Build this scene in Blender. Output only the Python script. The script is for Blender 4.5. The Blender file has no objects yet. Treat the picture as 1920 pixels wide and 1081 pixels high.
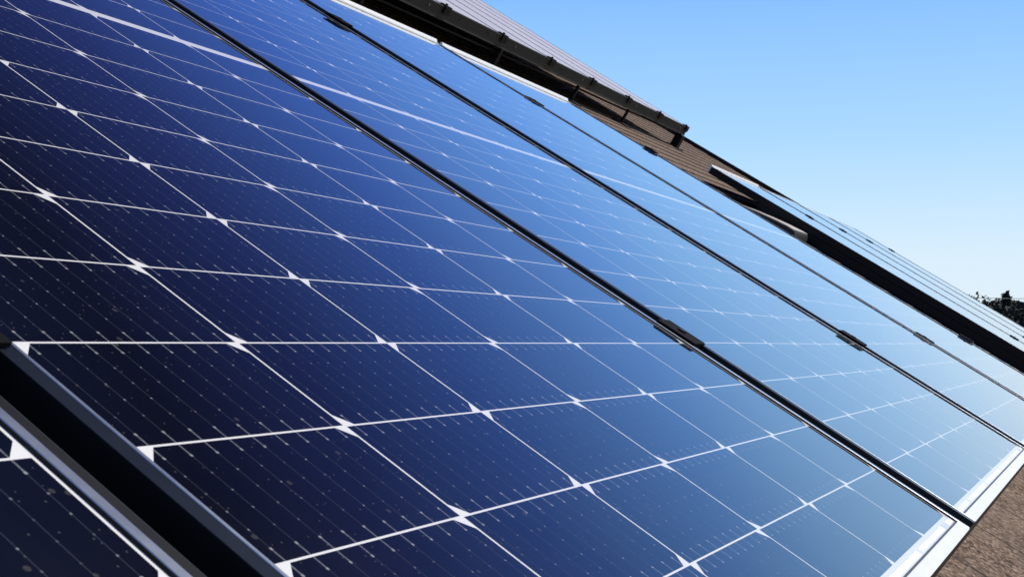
import bpy, bmesh, math, random
from mathutils import Vector, Matrix
random.seed(7)
S = bpy.context.scene
COL = S.collection
D = bpy.data

# ------------------------------------------------------------------ frames of reference
# Roof frame: x runs down the slope, y along the eave (away from the camera), z out of the roof;
# z = 0 is the glass of the near row of panels, (0,0,0) is the middle of the foreground panel's left edge.
PITCH = math.radians(32.405)
H0 = 4.2
ROOF = Matrix.Translation((0, 0, H0)) @ Matrix.Rotation(PITCH, 4, 'Y')
ROOF_Z = -0.117                      # shingle surface below the glass plane

# ------------------------------------------------------------------ camera
RC = [[0.41116882, 0.76961078, -0.48850736], [0.03725199, 0.52126901, 0.85257898], [0.91079772, -0.36875176, 0.18566003]]
def ax(r): return ROOF.to_3x3() @ Vector((r[1], r[0], -r[2]))
cx_, cdn, cf = ax(RC[0]), ax(RC[1]), ax(RC[2])
cam_loc = ROOF @ Vector((1.04679, -0.43949, 0.23960))
cam = D.objects.new('camera', D.cameras.new('camera')); COL.objects.link(cam)
m3 = Matrix((cx_, -cdn, -cf)).transposed()
cam.matrix_world = Matrix.Translation(cam_loc) @ m3.to_4x4()
cam.data.sensor_width = 36; cam.data.lens = 36 * 2534.06 / 1920
cam.data.clip_start = 0.02; cam.data.clip_end = 5000
cam.data.dof.use_dof = True; cam.data.dof.focus_distance = 1.5; cam.data.dof.aperture_fstop = 50
S.camera = cam
def at(px, py, dist):                # a point `dist` metres ahead of the camera, seen at a photo pixel
    return cam_loc + (cf + cx_ * ((px - 960) / 2534.06) + cdn * ((py - 540.5) / 2534.06)) * dist

# ------------------------------------------------------------------ sun and sky
sun_dir = (ROOF.to_3x3() @ Vector((.08, .55, 1.0))).normalized()
SUN_EL = math.asin(sun_dir.z); SUN_AZ = math.atan2(sun_dir.x, sun_dir.y)
W = D.worlds.new('World'); S.world = W; W.use_nodes = True
wn, wl = W.node_tree.nodes, W.node_tree.links
sky = wn.new('ShaderNodeTexSky'); sky.sky_type = 'NISHITA'; sky.sun_disc = False
sky.sun_elevation = SUN_EL; sky.sun_rotation = SUN_AZ
sky.altitude = 0; sky.air_density = 1.0; sky.dust_density = 0.6; sky.ozone_density = 2.0
# clear, strongly polarised sky: pale at the horizon, falling quickly to deep blue overhead (by elevation)
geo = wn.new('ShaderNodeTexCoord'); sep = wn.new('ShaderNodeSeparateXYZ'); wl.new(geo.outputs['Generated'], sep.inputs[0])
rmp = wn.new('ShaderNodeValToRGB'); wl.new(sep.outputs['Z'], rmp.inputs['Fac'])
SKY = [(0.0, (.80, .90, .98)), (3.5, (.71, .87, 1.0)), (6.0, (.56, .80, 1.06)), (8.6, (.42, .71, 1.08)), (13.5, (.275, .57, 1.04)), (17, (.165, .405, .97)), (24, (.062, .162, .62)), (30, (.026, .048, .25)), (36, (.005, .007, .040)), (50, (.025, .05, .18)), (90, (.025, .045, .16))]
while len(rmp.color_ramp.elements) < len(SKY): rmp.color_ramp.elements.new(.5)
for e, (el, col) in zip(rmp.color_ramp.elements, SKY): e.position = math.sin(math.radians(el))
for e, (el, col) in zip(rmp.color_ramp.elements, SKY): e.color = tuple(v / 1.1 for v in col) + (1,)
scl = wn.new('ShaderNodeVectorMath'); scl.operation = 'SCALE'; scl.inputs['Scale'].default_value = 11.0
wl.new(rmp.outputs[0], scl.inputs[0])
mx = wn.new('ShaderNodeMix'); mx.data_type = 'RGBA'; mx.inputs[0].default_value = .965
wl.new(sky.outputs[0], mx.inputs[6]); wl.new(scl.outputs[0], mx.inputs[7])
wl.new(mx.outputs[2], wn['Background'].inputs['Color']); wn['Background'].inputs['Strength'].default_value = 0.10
sun = D.objects.new('sun', D.lights.new('sun', 'SUN')); COL.objects.link(sun)
sun.data.energy = 4.4; sun.data.angle = math.radians(0.5); sun.data.color = (1.0, 0.94, 0.85)
sun.rotation_euler = sun_dir.to_track_quat('Z', 'Y').to_euler()
sun.location = cam_loc + sun_dir * 30
S.view_settings.view_transform = 'Standard'; S.view_settings.look = 'None'
S.view_settings.exposure = 0.0; S.view_settings.gamma = 1.0

# ------------------------------------------------------------------ node helpers
class NT:
    def __init__(s, name):
        s.m = D.materials.new(name); s.m.use_nodes = True; s.n = s.m.node_tree.nodes; s.l = s.m.node_tree.links
        s.b = s.n['Principled BSDF']
    def set(s, sock, v):
        if hasattr(v, 'is_linked') or isinstance(v, bpy.types.NodeSocket): s.l.new(v, sock)
        else: sock.default_value = v
    def math(s, op, a, b=0.0, c=0.0):
        n = s.n.new('ShaderNodeMath'); n.operation = op
        s.set(n.inputs[0], a); s.set(n.inputs[1], b); s.set(n.inputs[2], c); return n.outputs[0]
    def coord(s, kind='Object'):
        t = s.n.new('ShaderNodeTexCoord'); return t.outputs[kind]
    def pos(s): return s.n.new('ShaderNodeNewGeometry').outputs['Position']
    def xyz(s, v):
        n = s.n.new('ShaderNodeSeparateXYZ'); s.l.new(v, n.inputs[0]); return n.outputs
    def comb(s, x, y, z=0.0):
        n = s.n.new('ShaderNodeCombineXYZ'); s.set(n.inputs[0], x); s.set(n.inputs[1], y); s.set(n.inputs[2], z); return n.outputs[0]
    def noise(s, v, scale, detail=3, rough=.5):
        n = s.n.new('ShaderNodeTexNoise'); s.l.new(v, n.inputs['Vector']); n.inputs['Scale'].default_value = scale
        n.inputs['Detail'].default_value = detail; n.inputs['Roughness'].default_value = rough; return n.outputs['Fac']
    def vor(s, v, scale):
        n = s.n.new('ShaderNodeTexVoronoi'); s.l.new(v, n.inputs['Vector']); n.inputs['Scale'].default_value = scale; return n.outputs
    def white(s, v):
        n = s.n.new('ShaderNodeTexWhiteNoise'); n.noise_dimensions = '3D'; s.l.new(v, n.inputs['Vector']); return n.outputs['Value']
    def ramp(s, f, a, b):
        n = s.n.new('ShaderNodeMapRange'); n.clamp = True; s.set(n.inputs[0], f)
        n.inputs[1].default_value = a; n.inputs[2].default_value = b; return n.outputs[0]
    def mix(s, f, a, b):
        n = s.n.new('ShaderNodeMix'); n.data_type = 'RGBA'; s.set(n.inputs[0], f); s.set(n.inputs[6], a); s.set(n.inputs[7], b); return n.outputs[2]
    def bump(s, h, strength, dist):
        n = s.n.new('ShaderNodeBump'); n.inputs['Strength'].default_value = strength; n.inputs['Distance'].default_value = dist
        s.l.new(h, n.inputs['Height']); s.l.new(n.outputs[0], s.b.inputs['Normal'])
    def p(s, **k):
        for a, v in k.items(): s.set(s.b.inputs[a.replace('_', ' ')], v)
        return s.m
def c(r, g, b): return (r, g, b, 1)

# photovoltaic cell geometry (metres, panel frame)
PW, PL, PT = 1.038, 2.046, 0.0405     # panel width, length, thickness
CP, CW = 0.1680, 0.16615               # cell pitch / width across the panel
RP, RH = 0.08258, 0.0812              # half-cell pitch / height along the panel
Y0, X0 = 0.0151, 0.0080               # first cell edge from the side, first row edge from the middle
def dust_layer(t, amount):
    P = t.pos()
    big = t.ramp(t.noise(P, 5.0, 4, .6), .35, .75)
    ox, oy, oz = t.xyz(t.coord())
    streak = t.ramp(t.noise(t.comb(t.math('MULTIPLY', ox, 1.2), t.math('MULTIPLY', oy, 38.0)), 1.0, 4, .65), .52, .8)
    d1 = t.vor(P, 120.0); r1 = t.white(d1['Color'])
    spot = t.math('MULTIPLY', t.math('LESS_THAN', d1['Distance'], t.math('MULTIPLY', r1, .20)), t.math('GREATER_THAN', r1, .93))
    d2 = t.vor(P, 420.0); r2 = t.white(d2['Color'])
    fine = t.math('MULTIPLY', t.math('LESS_THAN', d2['Distance'], .22), t.math('GREATER_THAN', r2, .93))
    a = t.math('MULTIPLY', t.math('ADD', t.math('MULTIPLY', big, .35), .25), amount)
    a = t.math('ADD', a, t.math('MULTIPLY', streak, .0045))
    return t.math('ADD', t.math('ADD', a, t.math('MULTIPLY', spot, .075)), t.math('MULTIPLY', fine, .12))

def cell_material():
    t = NT('monocrystalline_cell')
    x, y, z = t.xyz(t.coord())
    xa = t.math('SUBTRACT', t.math('ABSOLUTE', x), X0)
    xr = t.math('MODULO', xa, RP)                               # along the half cell
    yr = t.math('MODULO', t.math('SUBTRACT', y, Y0), CP)        # across the cell
    NB = 9; bp = CW / NB
    yb = t.math('ABSOLUTE', t.math('SUBTRACT', t.math('MODULO', yr, bp), bp / 2))
    wire = t.math('LESS_THAN', yb, .00022)
    # six solder pads on each wire, long ones at both ends
    xe = t.math('MINIMUM', xr, t.math('SUBTRACT', RH, xr))      # distance to the nearer cell end
    dash = t.math('MULTIPLY', t.math('LESS_THAN', xe, .0092), t.math('LESS_THAN', yb, .00058))
    tip = t.math('MULTIPLY', t.math('MULTIPLY', t.math('LESS_THAN', xe, .0092), t.math('GREATER_THAN', xe, .0076)), t.math('LESS_THAN', yb, .00085))
    sp = (RH - 2 * .0088) / 5
    xd = t.math('ABSOLUTE', t.math('SUBTRACT', t.math('MODULO', t.math('ADD', t.math('SUBTRACT', xr, .0088), sp / 2), sp), sp / 2))
    idx = t.comb(t.math('FLOOR', t.math('DIVIDE', x, sp)), t.math('FLOOR', t.math('DIVIDE', y, bp)), 3.0)
    rnd = t.white(idx)
    dot = t.math('MULTIPLY', t.math('MULTIPLY', t.math('LESS_THAN', xd, .00054), t.math('LESS_THAN', yb, .00054)), t.math('GREATER_THAN', xe, .012))
    finger = t.math('MULTIPLY', t.math('LESS_THAN', t.math('MODULO', t.math('ABSOLUTE', x), .0013), .00022), .10)
    cellid = t.comb(t.math('FLOOR', t.math('DIVIDE', x, RP)), t.math('FLOOR', t.math('DIVIDE', t.math('SUBTRACT', y, Y0), CP)), 1.0)
    tone = t.white(cellid)
    base = t.mix(tone, c(.0007, .0008, .0025), c(.0019, .0022, .0068))
    base = t.mix(t.math('MULTIPLY', t.ramp(t.noise(t.pos(), 900, 2), .45, .8), .25), base, c(.004, .004, .009))
    base = t.mix(finger, base, c(.05, .055, .07))
    base = t.mix(t.math('MULTIPLY', wire, .32), base, c(.12, .13, .16))
    grain = t.ramp(t.noise(t.coord(), 1500, 2), .3, .7)
    base = t.mix(t.math('MULTIPLY', dash, t.math('ADD', t.math('MULTIPLY', grain, .55), .22)), base, c(.25, .26, .28))
    base = t.mix(t.math('MULTIPLY', tip, .6), base, c(.38, .39, .41))
    base = t.mix(t.math('MULTIPLY', dot, t.math('ADD', t.math('MULTIPLY', rnd, .65), .12)), base, c(.32, .33, .36))
    base = t.mix(dust_layer(t, .004), base, c(.50, .48, .44))
    edge = t.math('MULTIPLY', t.ramp(x, .78, 1.0), t.ramp(t.noise(t.pos(), 14, 4, .65), .3, .8))
    base = t.mix(t.math('MULTIPLY', edge, .035), base, c(.50, .48, .44))
    # the cover glass is the coat; under it the nitride-coated silicon gives a bluish second reflection
    t.p(Base_Color=base, Roughness=.12, IOR=1.45, Specular_IOR_Level=.10, Specular_Tint=c(.50, .62, 1.0))
    t.p(Coat_Weight=1.0, Coat_IOR=1.5, Coat_Roughness=t.math('ADD', t.math('MULTIPLY', t.ramp(t.noise(t.pos(), 6, 5, .65), .45, .8), .03), .015))
    return t.m

def backsheet_material():
    t = NT('white_backsheet')
    base = t.mix(dust_layer(t, .03), c(.76, .76, .76), c(.56, .53, .48))
    return t.p(Base_Color=base, Roughness=.03, IOR=1.5)

def metal(name, col, rough, metallic=1.0, noise_amt=.25, scale=60):
    t = NT(name)
    n = t.noise(t.pos(), scale, 4, .6)
    base = t.mix(t.math('MULTIPLY', n, noise_amt), c(*col), c(*[v * .55 for v in col]))
    t.p(Base_Color=base, Roughness=t.math('ADD', t.math('MULTIPLY', n, .15), rough - .07), Metallic=metallic)
    return t.m

M_CELL = cell_material(); M_BACK = backsheet_material()
M_ALU = metal('anodised_aluminium', (.56, .62, .70), .33, .9, .18)
M_ALU_SUNLIT = metal('sunlit_aluminium', (.80, .80, .78), .38, .35, .12)  # paler copy of the frame metal: sunlight on the end lips, in the colour
M_GREY = metal('grey_anodised_metal', (.030, .036, .046), .34, .7, .3)
M_BLACK = metal('black_anodised_metal', (.007, .007, .008), .55, .0, .4); M_BLACK.node_tree.nodes['Principled BSDF'].inputs['Specular IOR Level'].default_value = .22
M_SEAL_SHADE = metal('dark_rubber_and_shade', (.014, .015, .018), .5, .0, .5, 200)
M_RIBBON = metal('tinned_ribbon', (.93, .93, .92), .32, .0, .06)
M_SKIRT = metal('dark_olive_skirt', (.030, .030, .025), .55, .0, .5, 8)
M_LID = metal('painted_beige_metal', (.55, .50, .46), .5, .0, .3)
M_WHITE = metal('white_coated_metal', (.82, .82, .80), .4, .0, .12)
M_RAIL = metal('mill_rail', (.45, .45, .45), .40, 1.0, .3)
M_CLAMP = metal('matt_black_clamp', (.006, .006, .007), .75, .0, .3); M_CLAMP.node_tree.nodes['Principled BSDF'].inputs['Specular IOR Level'].default_value = .08
M_BOLT = metal('steel_bolt', (.55, .55, .54), .30, 1.0, .2)
def old_glass():
    t = NT('dusty_grey_module_glass')
    n = t.ramp(t.noise(t.pos(), 3.0, 5, .6), .3, .7)
    base = t.mix(n, c(.52, .50, .51), c(.63, .60, .61))
    return t.p(Base_Color=base, Roughness=.32, IOR=1.35)
M_OLDGLASS = old_glass()
M_LABEL = NT('sticker_paper').p(Base_Color=c(.55, .60, .72), Roughness=.4)

def shingle_material():
    t = NT('brown_asphalt_shingle')
    x, y, z = t.xyz(t.coord())
    row = t.math('FLOOR', t.math('DIVIDE', x, .143))
    off = t.math('MULTIPLY', t.white(t.comb(row, 3.0, 1.0)), .31)
    yy = t.math('ADD', y, off)
    tab = t.math('FLOOR', t.math('DIVIDE', yy, .17))
    tone = t.white(t.comb(row, tab, 5.0))
    P = t.coord()
    g1 = t.noise(P, 260, 2, .7); g2 = t.noise(P, 55, 5, .8); g3 = t.noise(P, 4, 4, .6)
    base = t.mix(tone, c(.150, .092, .060), c(.245, .160, .112))
    base = t.mix(t.ramp(g1, .50, .64), base, c(.42, .32, .25))
    base = t.mix(t.math('MULTIPLY', t.ramp(g2, .48, .60), .85), base, c(.030, .018, .012))
    gv = t.vor(P, 210.0); gr = t.white(gv['Color'])
    base = t.mix(t.ramp(gr, .55, 1.0), base, c(.030, .020, .014)); base = t.mix(t.math('MULTIPLY', t.ramp(gr, .22, .0), .8), base, c(.46, .36, .29))
    base = t.mix(t.math('MULTIPLY', t.ramp(g3, .4, .75), .35), base, c(.22, .175, .14))
    fr = t.math('MODULO', t.math('ADD', yy, 50.0), .17)
    slot = t.math('MULTIPLY', t.math('LESS_THAN', fr, .007), t.math('GREATER_THAN', t.white(t.comb(row, tab, 9.0)), .35))
    base = t.mix(t.math('MULTIPLY', slot, .95), base, c(.012, .009, .007))
    t.p(Base_Color=base, Roughness=.92)
    t.b.inputs['Specular IOR Level'].default_value = .2
    t.bump(t.math('ADD', t.math('MULTIPLY', g1, .5), g2), 1.0, .005)
    return t.m
M_SHINGLE = shingle_material()

# ------------------------------------------------------------------ mesh helpers
class MB:
    def __init__(s): s.bm = bmesh.new()
    def box(s, x0, x1, y0, y1, z0, z1, bev=0.0):
        bm = bmesh.new()
        vs = [bm.verts.new((x, y, z)) for x in (x0, x1) for y in (y0, y1) for z in (z0, z1)]
        for f in ((0, 1, 3, 2), (4, 6, 7, 5), (0, 4, 5, 1), (2, 3, 7, 6), (0, 2, 6, 4), (1, 5, 7, 3)): bm.faces.new([vs[i] for i in f])
        if bev: bmesh.ops.bevel(bm, geom=bm.edges[:], offset=bev, segments=2, affect='EDGES', profile=.5)
        return s.merge(bm)
    def merge(s, bm):
        me = D.meshes.new('tmp'); bm.to_mesh(me); bm.free(); s.bm.from_mesh(me); D.meshes.remove(me); return s
    def poly(s, pts):
        s.bm.faces.new([s.bm.verts.new(p) for p in pts]); return s
    def prism(s, prof, a0, a1, axis='y'):   # profile swept along y (profile in x,z) or x (profile in y,z)
        def P(q, a): return (q[0], a, q[1]) if axis == 'y' else (a, q[0], q[1])
        A = [s.bm.verts.new(P(q, a0)) for q in prof]; B = [s.bm.verts.new(P(q, a1)) for q in prof]; n = len(prof)
        for i in range(n): s.bm.faces.new((A[i], A[(i + 1) % n], B[(i + 1) % n], B[i]))
        s.bm.faces.new(A[::-1]); s.bm.faces.new(B); return s
    def cyl(s, cx, cy, z0, z1, r, seg=12, r1=None):
        r1 = r if r1 is None else r1
        A = [s.bm.verts.new((cx + r * math.cos(6.2832 * i / seg), cy + r * math.sin(6.2832 * i / seg), z0)) for i in range(seg)]
        B = [s.bm.verts.new((cx + r1 * math.cos(6.2832 * i / seg), cy + r1 * math.sin(6.2832 * i / seg), z1)) for i in range(seg)]
        for i in range(seg): s.bm.faces.new((A[i], A[(i + 1) % seg], B[(i + 1) % seg], B[i]))
        s.bm.faces.new(A[::-1]); s.bm.faces.new(B); return s
    def tube(s, pts, r, seg=8):
        rings = []
        for i, p in enumerate(pts):
            d = (Vector(pts[min(i + 1, len(pts) - 1)]) - Vector(pts[max(i - 1, 0)])).normalized()
            a = d.orthogonal().normalized(); b = d.cross(a)
            rr = r[i] if isinstance(r, (list, tuple)) else r
            rings.append([s.bm.verts.new(Vector(p) + (a * math.cos(6.2832 * k / seg) + b * math.sin(6.2832 * k / seg)) * rr) for k in range(seg)])
        for A, B in zip(rings, rings[1:]):
            for k in range(seg): s.bm.faces.new((A[k], A[(k + 1) % seg], B[(k + 1) % seg], B[k]))
        s.bm.faces.new(rings[0][::-1]); s.bm.faces.new(rings[-1]); return s
    def build(s, name, mat, parent=None, smooth=False):
        bmesh.ops.recalc_face_normals(s.bm, faces=s.bm.faces[:])
        me = D.meshes.new(name); s.bm.to_mesh(me); s.bm.free(); me.materials.append(mat)
        if smooth: me.polygons.foreach_set('use_smooth', [True] * len(me.polygons))
        o = D.objects.new(name, me); COL.objects.link(o)
        if parent: o.parent = parent
        return o
def tag(o, label=None, cat=None, group=None, kind=None):
    if label: o['label'] = label
    if cat: o['category'] = cat
    if group: o['group'] = group
    if kind: o['kind'] = kind
    return o
def thing(name, label, cat, group=None, mat=None):
    o = D.objects.new(name, None); o.empty_display_size = .1; COL.objects.link(o)
    if mat is not None: o.matrix_world = mat
    return tag(o, label, cat, group)
def on_roof(x, y, z, tilt=0.0): return ROOF @ Matrix.Translation((x, y, z)) @ Matrix.Rotation(tilt, 4, 'Y')
def copy_tree(o, parent=None):
    n = o.copy(); COL.objects.link(n)
    if parent: n.parent = parent; n.matrix_parent_inverse = o.matrix_parent_inverse.copy()
    for ch in list(o.children): copy_tree(ch, n)
    return n

# ------------------------------------------------------------------ setting: ground, house
t = NT('dry_grass_ground'); P = t.pos()
gcol = t.mix(t.ramp(t.noise(P, .15, 5, .6), .35, .65), c(.06, .075, .03), c(.12, .105, .06))
t.p(Base_Color=gcol, Roughness=.95)
g = MB(); g.poly([(-1500, -1500, 0), (1500, -1500, 0), (1500, 1500, 0), (-1500, 1500, 0)])
tag(g.build('ground', t.m), kind='structure', label='dry grassy ground around the house', cat='ground')

RIDGE, EAVE, YN, YF = -5.72, 2.145, -4.0, 10.90
house = thing('house', 'house with brown asphalt shingle roof carrying all the solar panels', 'house', None, Matrix.Translation((0, 0, 0)))
rf = MB(); E = .143; prof = []
n0, n1 = int(round(RIDGE / E)), int(round(EAVE / E))
for k in range(n0, n1):
    prof += [(k * E, ROOF_Z - .006), ((k + 1) * E, ROOF_Z)]
prof += [(n1 * E, ROOF_Z - .03), (n0 * E, ROOF_Z - .03)]
rf.prism(prof, YN, YF)
roof = rf.build('roof', M_SHINGLE, house); roof.matrix_parent_inverse = Matrix(); roof.matrix_local = ROOF.copy()
# the far slope behind the ridge
ridge_w = ROOF @ Vector((RIDGE, 0, ROOF_Z)); eave_w = ROOF @ Vector((EAVE, 0, ROOF_Z))
half = eave_w.x - ridge_w.x
bs = MB(); bs.prism([(-.05, 0.0), (-half, eave_w.z - ridge_w.z), (-half, eave_w.z - ridge_w.z - .03), (-.05, -.06)], YN, YF)
b = bs.build('rear_roof', M_SHINGLE, house); b.location = ridge_w
rk = MB(); rk.box(RIDGE, EAVE, YF + .002, YF + .075, ROOF_Z - .24, ROOF_Z + .030, .004)
o = rk.build('rake_board', M_BLACK, house); o.matrix_local = ROOF.copy()
rk = MB(); rk.box(RIDGE, EAVE, YN - .075, YN - .002, ROOF_Z - .24, ROOF_Z + .030, .004)
o = rk.build('rake_board', M_BLACK, house); o.matrix_local = ROOF.copy()
gt = MB(); gt.prism([(0, 0), (.02, -.10), (.11, -.10), (.13, 0), (.125, 0), (.105, -.092), (.025, -.092), (.006, 0)], YN, YF)
o = gt.build('gutter', M_BLACK, house); o.location = (eave_w.x - .02, 0, eave_w.z - .035)
t = NT('pale_render_wall'); t.p(Base_Color=t.mix(t.noise(t.pos(), 3, 5), c(.5, .46, .4), c(.42, .39, .34)), Roughness=.9)
wl_ = MB(); xr, xe = ridge_w.x, eave_w.x - .45; xw = ridge_w.x - half + .45
ze = eave_w.z + .45 * math.tan(PITCH) - .16; zr = ridge_w.z - .16
wl_.prism([(xw, 0.001), (xe, 0.001), (xe, ze), (xr, zr), (xw, ze)], YN + .3, YF - .3)
wl_.build('wall', t.m, house)

# ------------------------------------------------------------------ a solar panel with its parts
def chamfered(x0, x1, y0, y1, z, ch, top):     # half cell: two cut corners on one long side
    if top: return [(x0, y0 + ch, z), (x0, y1 - ch, z), (x0 + ch, y1, z), (x1, y1, z), (x1, y0, z), (x0 + ch, y0, z)]
    return [(x0, y0, z), (x0, y1, z), (x1 - ch, y1, z), (x1, y1 - ch, z), (x1, y0 + ch, z), (x1 - ch, y0, z)]
def make_panel(name, label, cat, group):
    r = thing(name, label, cat, group)
    zt, zg = PT, PT - .0019
    h, lip = PL / 2 + .002, .0133
    for s in (0, 1):
        y0 = 0 if s == 0 else PW - lip
        fb = MB(); fb.box(-h, h, y0, y0 + lip, 0, zt - .0004, .0004); fb.build('frame_bar', M_GREY if s == 0 else M_BLACK, r)  # right bar is black: the shade on its inner wall is put into the colour
        yi, wi = (lip - .0030, .0024) if s == 0 else (PW - lip + .0006, .0060)
        fb = MB(); fb.box(-h + .0004, h - .0004, yi, yi + wi, zt - .0012, zt, .0004); fb.build('frame_lip', M_ALU, r)
        x0 = -h if s == 0 else h - lip
        fb = MB(); fb.box(x0, x0 + lip, lip + .0004, PW - lip - .0004, 0, zt - .0016, .0004); fb.build('frame_bar', M_BLACK, r)
        fb = MB(); fb.box(x0 - (.0003 if s == 0 else 0), x0 + lip + (.0003 if s else 0), lip + .0004, PW - lip - .0004, zt - .0015, zt - .0001, .0005); fb.build('frame_lip', M_ALU_SUNLIT, r)
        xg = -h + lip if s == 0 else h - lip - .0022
        fb = MB(); fb.box(xg + .0001, xg + .0021, lip + .0006, PW - lip - .0006, zg - .0002, zg + .0006); fb.build('lip_shade_strip', M_SEAL_SHADE, r)  # dark strip standing in for the line of shade along the end lip
    bk = MB(); bk.box(-h + lip - .001, h - lip + .001, lip - .001, PW - lip + .001, zg - .006, zg - .0002)
    bk.build('backsheet', M_BACK, r)
    for half in (1, -1):
        ce = MB()
        for col in range(6):
            for row in range(12):
                a = X0 + row * RP; y0 = Y0 + col * CP + (CP - CW) / 2
                pts = chamfered(a, a + RH, y0, y0 + CW, zg - .00017, .0098, col % 2 == 0)
                ce.poly([(p[0] * half, p[1], p[2]) for p in pts])
        ob = ce.build('cell_block', M_CELL, r)
        for f in ob.data.polygons:
            if f.normal.z < 0: f.flip()
    for e in (1, -1):                           # the tinned interconnect ribbons in the end margins
        xr_ = e * (X0 + 11 * RP + RH + .0075)
        for (a, b_) in ((.020, .118), (.132, .336), (.348, .560), (.574, .780), (.792, .955), (.985, 1.020)):
            rb = MB(); k = 12; L = [(xr_ - .0026, a + (b_ - a) * i / k) for i in range(k + 1)]; R_ = [(xr_ + .0028, a + (b_ - a) * i / k) for i in range(k + 1)]
            rb.poly([(x + random.uniform(-.0003, .0003), y, zg - .00013) for x, y in L] + [(x + random.uniform(-.0003, .0003), y, zg - .00013) for x, y in R_[::-1]])
            ob = rb.build('ribbon', M_RIBBON, r)
            for f in ob.data.polygons:
                if f.normal.z < 0: f.flip()
    et = MB(); et.prism([(-h - .013, .006), (-h - .001, .006), (-h - .001, zt + .0005), (-h - .001, zt + .0010), (-h - .007, zt + .0072), (-h - .013, zt + .0072)], .004, PW - .004); et.build('edge_trim', M_WHITE, r)
    lb = MB(); x1 = X0 + 12 * RP; lb.box(x1 + .003, x1 + .010, .958, .981, zg - .0002, zg - .00008)
    lb.build('sticker', M_LABEL, r)
    se = MB(); pr = [(PW + .0002, .010), (PW + .0002, zt - .0030)]
    for i in range(7):
        a = math.pi / 2 * i / 6; pr.append((PW + .003 + .0062 * math.sin(a), zt - .0092 + .0062 * math.cos(a)))
    pr.append((PW + .0092, .010))
    se.prism(pr, -h + .003, h - .003, 'x'); se.build('edge_seal', M_SEAL_SHADE, r, smooth=False)
    return r
PITCH_Y = 1.06775
near_labels = {
    -1: 'solar panel cut off at the lower left corner, beyond the wide black gap',
    0: 'large foreground solar panel in the middle, with cells darkest and nearest the camera',
    1: 'solar panel just right of the large foreground one, its white bottom frame over brown shingles',
    2: 'narrow-looking pale blue solar panel between the second and third clamped gaps',
    3: 'farthest panel of the near row, its right edge bordering the brown shingle roof'}
base = make_panel('solar_panel', near_labels[0], 'solar panel', 'solar panels of the near row')
base.matrix_world = on_roof(0, 0, -PT + .0019)
LEAN = {-1: .12, 1: -.14, 2: .05, 3: -.08}   # no two panels sit perfectly flat to each other
for k in (-1, 1, 2, 3):
    o = copy_tree(base); o['label'] = near_labels[k]; o.matrix_world = on_roof(0, k * PITCH_Y, -PT + .0019, math.radians(LEAN[k] * .6)) @ Matrix.Rotation(math.radians(LEAN[k]), 4, 'X')
# far right row on the same roof
FAR_Y, FAR_P, FAR_X, FAR_Z = 6.656, 1.0585, -.140, -.030
far_labels = ['nearest panel of the far right row, its black left side facing the camera',
              'second panel of the far right row, next to the black-sided one',
              'third panel of the far right row, a pale strip between two dark gaps',
              'last panel of the far right row, its outer edge against sky and trees']
for k in range(4):
    o = copy_tree(base); o['label'] = far_labels[k]; o['group'] = 'solar panels of the far right row'
    o.matrix_world = on_roof(FAR_X, FAR_Y + k * FAR_P, FAR_Z - PT + .002)
    for ch in list(o.children):
        if k and ch.name.startswith('edge_trim'): D.objects.remove(ch)
    for ch in o.children:                        # this row has black side frames
        if ch.name.startswith('frame_bar') and max(v.co.y for v in ch.data.vertices) - min(v.co.y for v in ch.data.vertices) < .1:
            ch.data = ch.data.copy(); ch.data.materials[0] = M_BLACK

# ------------------------------------------------------------------ clamps
def make_clamp(label, group):
    r = thing('panel_clamp', label, 'clamp', group)
    b = MB(); b.box(-.026, .026, -.0215, .0215, 0, .0032, .0007); b.box(-.026, .026, -.0085, .0065, -.036, -.0003, .0005)
    pass
    b.build('clamp_body', M_CLAMP, r)
    b = MB(); b.cyl(0, 0, .0033, .0052, .0052, 6); b.build('bolt', M_BLACK, r)
    return r
GC = PW + (PITCH_Y - PW) / 2
ZC = .00205
names = [(-1, .650, 'black clamp at the left frame edge on the wide black gap'),
         (0, .651, 'largest black clamp, on the gap right of the foreground panel'),
         (1, .655, 'lower black clamp on the second gap from the foreground panel'),
         (1, -.670, 'upper black clamp on the second gap, close to the top frame edge'),
         (2, .645, 'lower black clamp on the third gap, among pale cells'),
         (2, -.655, 'upper black clamp on the third gap, below the raised row'),
         (3, .642, 'lower black end clamp on the right edge of the near row'),
         (3, -.648, 'upper black end clamp on the right edge, beside brown shingles')]
c0 = None
for k, x, lab in names:
    if c0 is None: cl = c0 = make_clamp(lab, 'clamps of the near row')
    else: cl = copy_tree(c0); cl['label'] = lab
    cl.matrix_world = on_roof(x, k * PITCH_Y + GC - (.004 if k == 3 else 0), ZC)
fl = ['first', 'second', 'third', 'outermost']
for k in range(4):
    for x, w in ((-.80, 'upper'), (.56, 'lower')):
        cl = copy_tree(c0); cl['group'] = 'clamps of the far right row'
        cl['label'] = '%s clamp on the %s gap of the far right row' % (w, fl[k]) if k < 3 else '%s clamp on the outer edge of the far right row' % w
        cl.matrix_world = on_roof(x, FAR_Y + k * FAR_P + PW + .010, FAR_Z + ZC)

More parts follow.
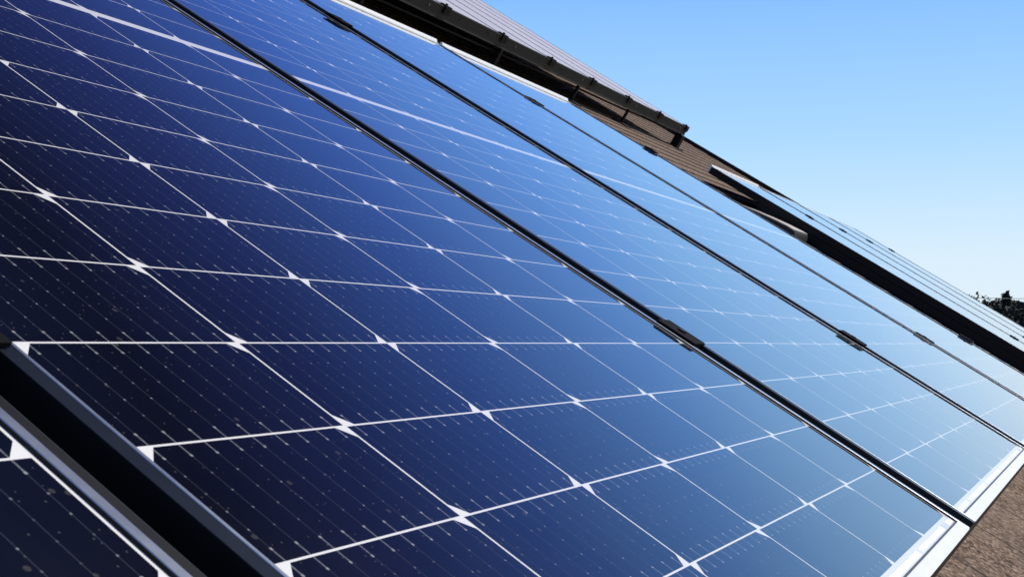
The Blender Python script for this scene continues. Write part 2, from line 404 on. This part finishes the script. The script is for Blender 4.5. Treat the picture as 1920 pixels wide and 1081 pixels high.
# ------------------------------------------------------------------ rails, feet
def rail(x, y0, y1, z0, z1, label, group):
    b = MB(); b.box(x - .02, x + .02, y0, y1, z0, z1, .002)
    o = b.build('mounting_rail', M_RAIL); o.matrix_world = ROOF.copy(); return tag(o, label, 'rail', group)
zb = -PT + .0019
for x, w in ((.65, 'lower'), (-.66, 'upper')):
    rail(x, -1.2, 4.24, zb - .044, zb - .001, '%s aluminium rail under the near row of panels' % w, 'rails under the near row')
    rail(x - .14, FAR_Y + .03, 10.86, FAR_Z + zb - .040, FAR_Z + zb - .001, '%s aluminium rail under the far right row' % w, 'rails under the far right row')
sk = MB(); sk.box(-.835, .885, FAR_Y + .004, FAR_Y + .016, ROOF_Z + .002, FAR_Z + zb - .0015, .001)  # black sheet added so the shaded gap under this row reads black
o = sk.build('array_skirt', M_BLACK); o.matrix_world = ROOF.copy(); tag(o, 'black skirt added to darken the shaded gap under the far right row', 'skirt')

# ------------------------------------------------------------------ the raised upper row
UY, UX, UZ, UP = 8.65, -2.085, .0458, .619
TILT = math.radians(1.1)
def make_old(label, group):
    r = thing('old_solar_panel', label, 'solar panel', group)
    L, w, tk = 2.45, .606, .036
    for y0 in (0, w - .010):
        b = MB(); b.box(-L, 0, y0, y0 + .010, -tk, 0, .0008); b.build('frame_bar', M_GREY, r)
    for x0 in (-L, -.010):
        b = MB(); b.box(x0, x0 + .010, .0104, w - .0104, -tk, -.0001, .0008); b.build('frame_bar', M_BLACK, r)
    b = MB(); b.box(-L + .0095, -.0095, .0098, w - .0098, -.008, -.0015); b.build('glass', M_OLDGLASS, r)
    return r
p0 = None
for k in range(11):
    y = UY - (k + 1) * UP + .014
    lab = ('grey dusty panel at the right end of the raised upper row' if k == 0 else 'grey dusty panel in the raised upper row above the dark skirt')
    o = make_old(lab, 'grey panels of the raised upper row') if p0 is None else copy_tree(p0)
    if p0 is None: p0 = o
    o['label'] = lab; o.matrix_world = on_roof(UX, y, UZ, TILT)
sk = MB(); sk.box(.001, .007, -11 * UP, 0, -.058, -.002, .0008); sk.box(-.02, .012, -11 * UP, 0, -.064, -.0585, .0008)
sk.box(.0072, .0095, -11 * UP, 0, -.0085, -.002, .0004)
o = thing('array_skirt', 'dark olive metal skirt along the lower edge of the raised row', 'skirt', None, on_roof(UX, UY, UZ, TILT))
sk.build('skirt_sheet', M_SKIRT, o)
for k in range(0, 22):
    b = MB(); yy = -.16 - k * UP / 2
    b.tube([(.0095, yy, -.024), (.0125, yy, -.024)], .0055, 8); b.build('bolt', M_BOLT if k % 3 == 0 else M_SKIRT, o)
q0 = None
for k in range(0, 11):
    if q0 is None:
        q0 = q = thing('edge_bracket', '', 'bracket', 'brackets along the raised row')
        b = MB(); b.box(-.022, .016, -.028, .028, .0008, .0065, .001); b.box(.0102, .017, -.028, .028, -.034, .0006, .001); b.build('bracket_plate', M_BLACK, q)
        b = MB(); b.cyl(-.004, 0, .0066, .013, .007, 6); b.build('bolt', M_BLACK, q)
    else: q = copy_tree(q0)
    q['label'] = 'black bracket at the right end of the raised row' if k == 0 else 'black bracket gripping the top of the dark skirt'
    q.matrix_world = on_roof(UX, UY - max(k * UP, .035), UZ, TILT)
# legs that carry the raised row
def post(y, w, label, x=UX):
    r = thing('support_post', label, 'post', 'posts under the raised row', on_roof(x, y, ROOF_Z))
    b = MB(); b.box(-.05, .06, -.045, .045, 0, .006, .001); b.build('foot_plate', M_BLACK, r)
    b = MB(); b.box(-w, w, -w, w, .0062, UZ - ROOF_Z - .066, .002); b.build('shaft', M_BLACK, r)
    return r
post(8.60, .028, 'stout black post at the right end of the raised row')
post(7.50, .008, 'thin black post nearest the raised row\'s right end')
post(6.65, .009, 'thin black post second from the raised row\'s right end')
for y in (5.6, 4.3, 3.0): post(y, .012, 'thin black post in the shade beneath the raised row')
for x, w in ((UX - .35, 'front'), (UX - 1.9, 'rear')):
    b = MB(); b.box(x - .02, x + .02, UY - 11 * UP, UY - .02, UZ - .085, UZ - .040, .002)
    o = b.build('mounting_rail', M_SKIRT); o.matrix_world = ROOF.copy(); tag(o, '%s dark rail under the raised upper row' % w, 'rail', 'rails under the raised row')
for y in (8.57, 7.50, 6.65, 5.6, 4.3, 3.0):
    post(y, .014, 'rear black post hidden in shade behind the raised row', UX - 1.9)
# a loose cable clipped under the raised row
b = MB(); b.tube([(UX - .02 + .004 * math.sin(i * 1.3), 8.5 - i * .21, -.024 - .0016 * i) for i in range(28)], .006, 6)
o = b.build('cable', M_BLACK, smooth=True); o.matrix_world = ROOF.copy(); tag(o, 'dark cable sagging just under the raised row skirt', 'cable')

# low vent between the two rows
r = thing('roof_vent', 'low olive roof vent with pale metal lid beside the far row', 'vent', None, on_roof(-.60, 6.44, ROOF_Z))
b = MB(); b.prism([(-.20, 0), (-.20, .008), (-.02, .030), (.06, .034), (.095, .034), (.10, .02), (.105, 0)], -.15, .16); b.build('vent_body', M_SKIRT, r)
b = MB(); lid = [(-.22, .006), (-.12, .0205), (-.02, .0315), (.05, .0365), (.085, .036)]
b.prism(lid + [(x, z + .006) for x, z in lid[::-1]], -.165, .175); b.build('vent_lid', M_LID, r)

# ------------------------------------------------------------------ trees on the skyline
def bark():
    t = NT('dark_bark'); return t.p(Base_Color=t.mix(t.noise(t.pos(), 6, 4), c(.05, .04, .03), c(.10, .08, .06)), Roughness=.95)
def leaf(name, a, b_):
    t = NT(name)
    return t.p(Base_Color=t.mix(t.ramp(t.noise(t.pos(), 1.3, 3), .35, .65), c(*a), c(*b_)), Roughness=.8)
M_BARK = bark(); M_CON = leaf('conifer_needles', (.010, .015, .012), (.020, .028, .020)); M_DEC = leaf('broad_leaves', (.008, .013, .009), (.016, .023, .014))
def leafquad(mb, p, s, rnd):
    d = Vector((rnd.gauss(0, 1), rnd.gauss(0, 1), rnd.gauss(0, 1))).normalized(); a = d.orthogonal().normalized(); b_ = d.cross(a)
    mb.poly([p + a * s, p + b_ * s * .6, p - a * s, p - b_ * s * .6])
def tree(px, dist, h, kind, label, group='trees on the far skyline'):
    rnd = random.Random(int(px * 7 + dist))
    p = at(px, 644, dist); r = thing('tree', label, 'tree', group, Matrix.Translation((p.x, p.y, 0)))
    tb = MB(); tb.tube([(0, 0, 0), (.05, .03, h * .3), (-.03, .05, h * .62), (0, 0, h * .93)], [.17, .14, .09, .02], 8)
    for i in range(9):
        z = h * rnd.uniform(.25, .8); a = rnd.uniform(0, 6.28); L = h * .16
        tb.tube([(0, 0, z), (L * math.cos(a) * .5, L * math.sin(a) * .5, z + L * .25), (L * math.cos(a), L * math.sin(a), z + L * .4)], [.05, .035, .012], 5)
    tb.build('trunk', M_BARK, r)
    cb = MB()
    if kind == 'con':
        for i in range(2600):
            f = rnd.random() ** .7; z = h * (1 - .88 * f); tier = .75 + .25 * math.sin(f * 34)
            R_ = (.03 + .25 * f) * h * .75 * tier * math.sqrt(rnd.random()); a = rnd.uniform(0, 6.28)
            leafquad(cb, Vector((R_ * math.cos(a), R_ * math.sin(a), z + rnd.uniform(-.1, .1))), rnd.uniform(.08, .20), rnd)
    else:
        blobs = [(Vector((rnd.gauss(0, .17) * h, rnd.gauss(0, .17) * h, h * rnd.uniform(.34, .84))), h * rnd.uniform(.11, .19)) for _ in range(26)]
        for bc, br in blobs:
            for i in range(620):
                d = Vector((rnd.gauss(0, 1), rnd.gauss(0, 1), rnd.gauss(0, .8))).normalized()
                leafquad(cb, bc + d * br * rnd.random() ** .45, rnd.uniform(.06, .15), rnd)
    cb.build('crown', M_CON if kind == 'con' else M_DEC, r)
def hgt(py, dist): return cam_loc.z + (644 - py) / 2534.06 * dist
for px, py, dist, kind, lab in (
    (1838, 556, 62, 'dec', 'small dark rounded tree at the left end of the skyline, touching the panels'),
    (1857, 548, 60, 'dec', 'bushy dark tree second from the left on the skyline'),
    (1888, 549, 60, 'con', 'slender pointed conifer standing up in the middle of the skyline'),
    (1906, 558, 63, 'dec', 'low broad dark tree right of the pointed conifer'),
    (1922, 547, 60, 'dec', 'dark tree cut off by the right edge of the picture'),
    (1874, 568, 54, 'dec', 'low dark tree in front of the skyline below the pointed conifer'),
    (1900, 572, 55, 'dec', 'low dark tree in front, close to the panel corner at right'),
    (1930, 578, 54, 'dec', 'dark tree just beyond the right edge of the picture'),
    (1820, 575, 62, 'dec', 'dark tree standing behind the far right row of panels'),
    (1965, 566, 61, 'con', 'conifer beyond the right edge of the picture'),
    (2000, 572, 57, 'dec', 'rounded tree beyond the right edge of the picture'),
    (1780, 578, 63, 'con', 'conifer hidden behind the far right row of panels')):
    tree(px, dist, hgt(py, dist), kind, lab)
t = NT('hedge_leaves'); t.p(Base_Color=t.mix(t.ramp(t.noise(t.pos(), 2, 4), .35, .65), c(.008, .010, .009), c(.016, .020, .015)), Roughness=.9)
hb = MB(); rnd = random.Random(5); A_, B_ = at(1700, 644, 66), at(2150, 644, 66)
for i in range(16000):
    f = rnd.random(); p = A_.lerp(B_, f); p.z = hgt(577, 66) * rnd.random() ** .6 + .3 * math.sin(f * 40)
    leafquad(hb, p + Vector((rnd.uniform(-1, 1), rnd.uniform(-1.2, 1.2), 0)), rnd.uniform(.14, .3), rnd)
tag(hb.build('far_wood', t.m), 'dense dark undergrowth below the far skyline trees', 'undergrowth', None, 'stuff')
# overhead wire between two poles
pa, pb = at(1560, 545, 58), at(2300, 548, 58)
for p, lab in ((pa, 'wooden pole behind the far right row carrying the overhead wire'), (pb, 'wooden pole beyond the right edge carrying the overhead wire')):
    b = MB(); b.cyl(0, 0, 0, p.z + .15, .12, 10, .09); o = b.build('utility_pole', M_BARK); o.location = (p.x, p.y, 0); tag(o, lab, 'pole', 'utility poles')
b = MB(); b.tube([pa.lerp(pb, i / 16) - Vector((0, 0, .30 * (1 - (i / 8 - 1) ** 2))) for i in range(17)], .012, 6)
tag(b.build('overhead_wire', M_RAIL), 'thin pale overhead wire above the skyline trees', 'wire')
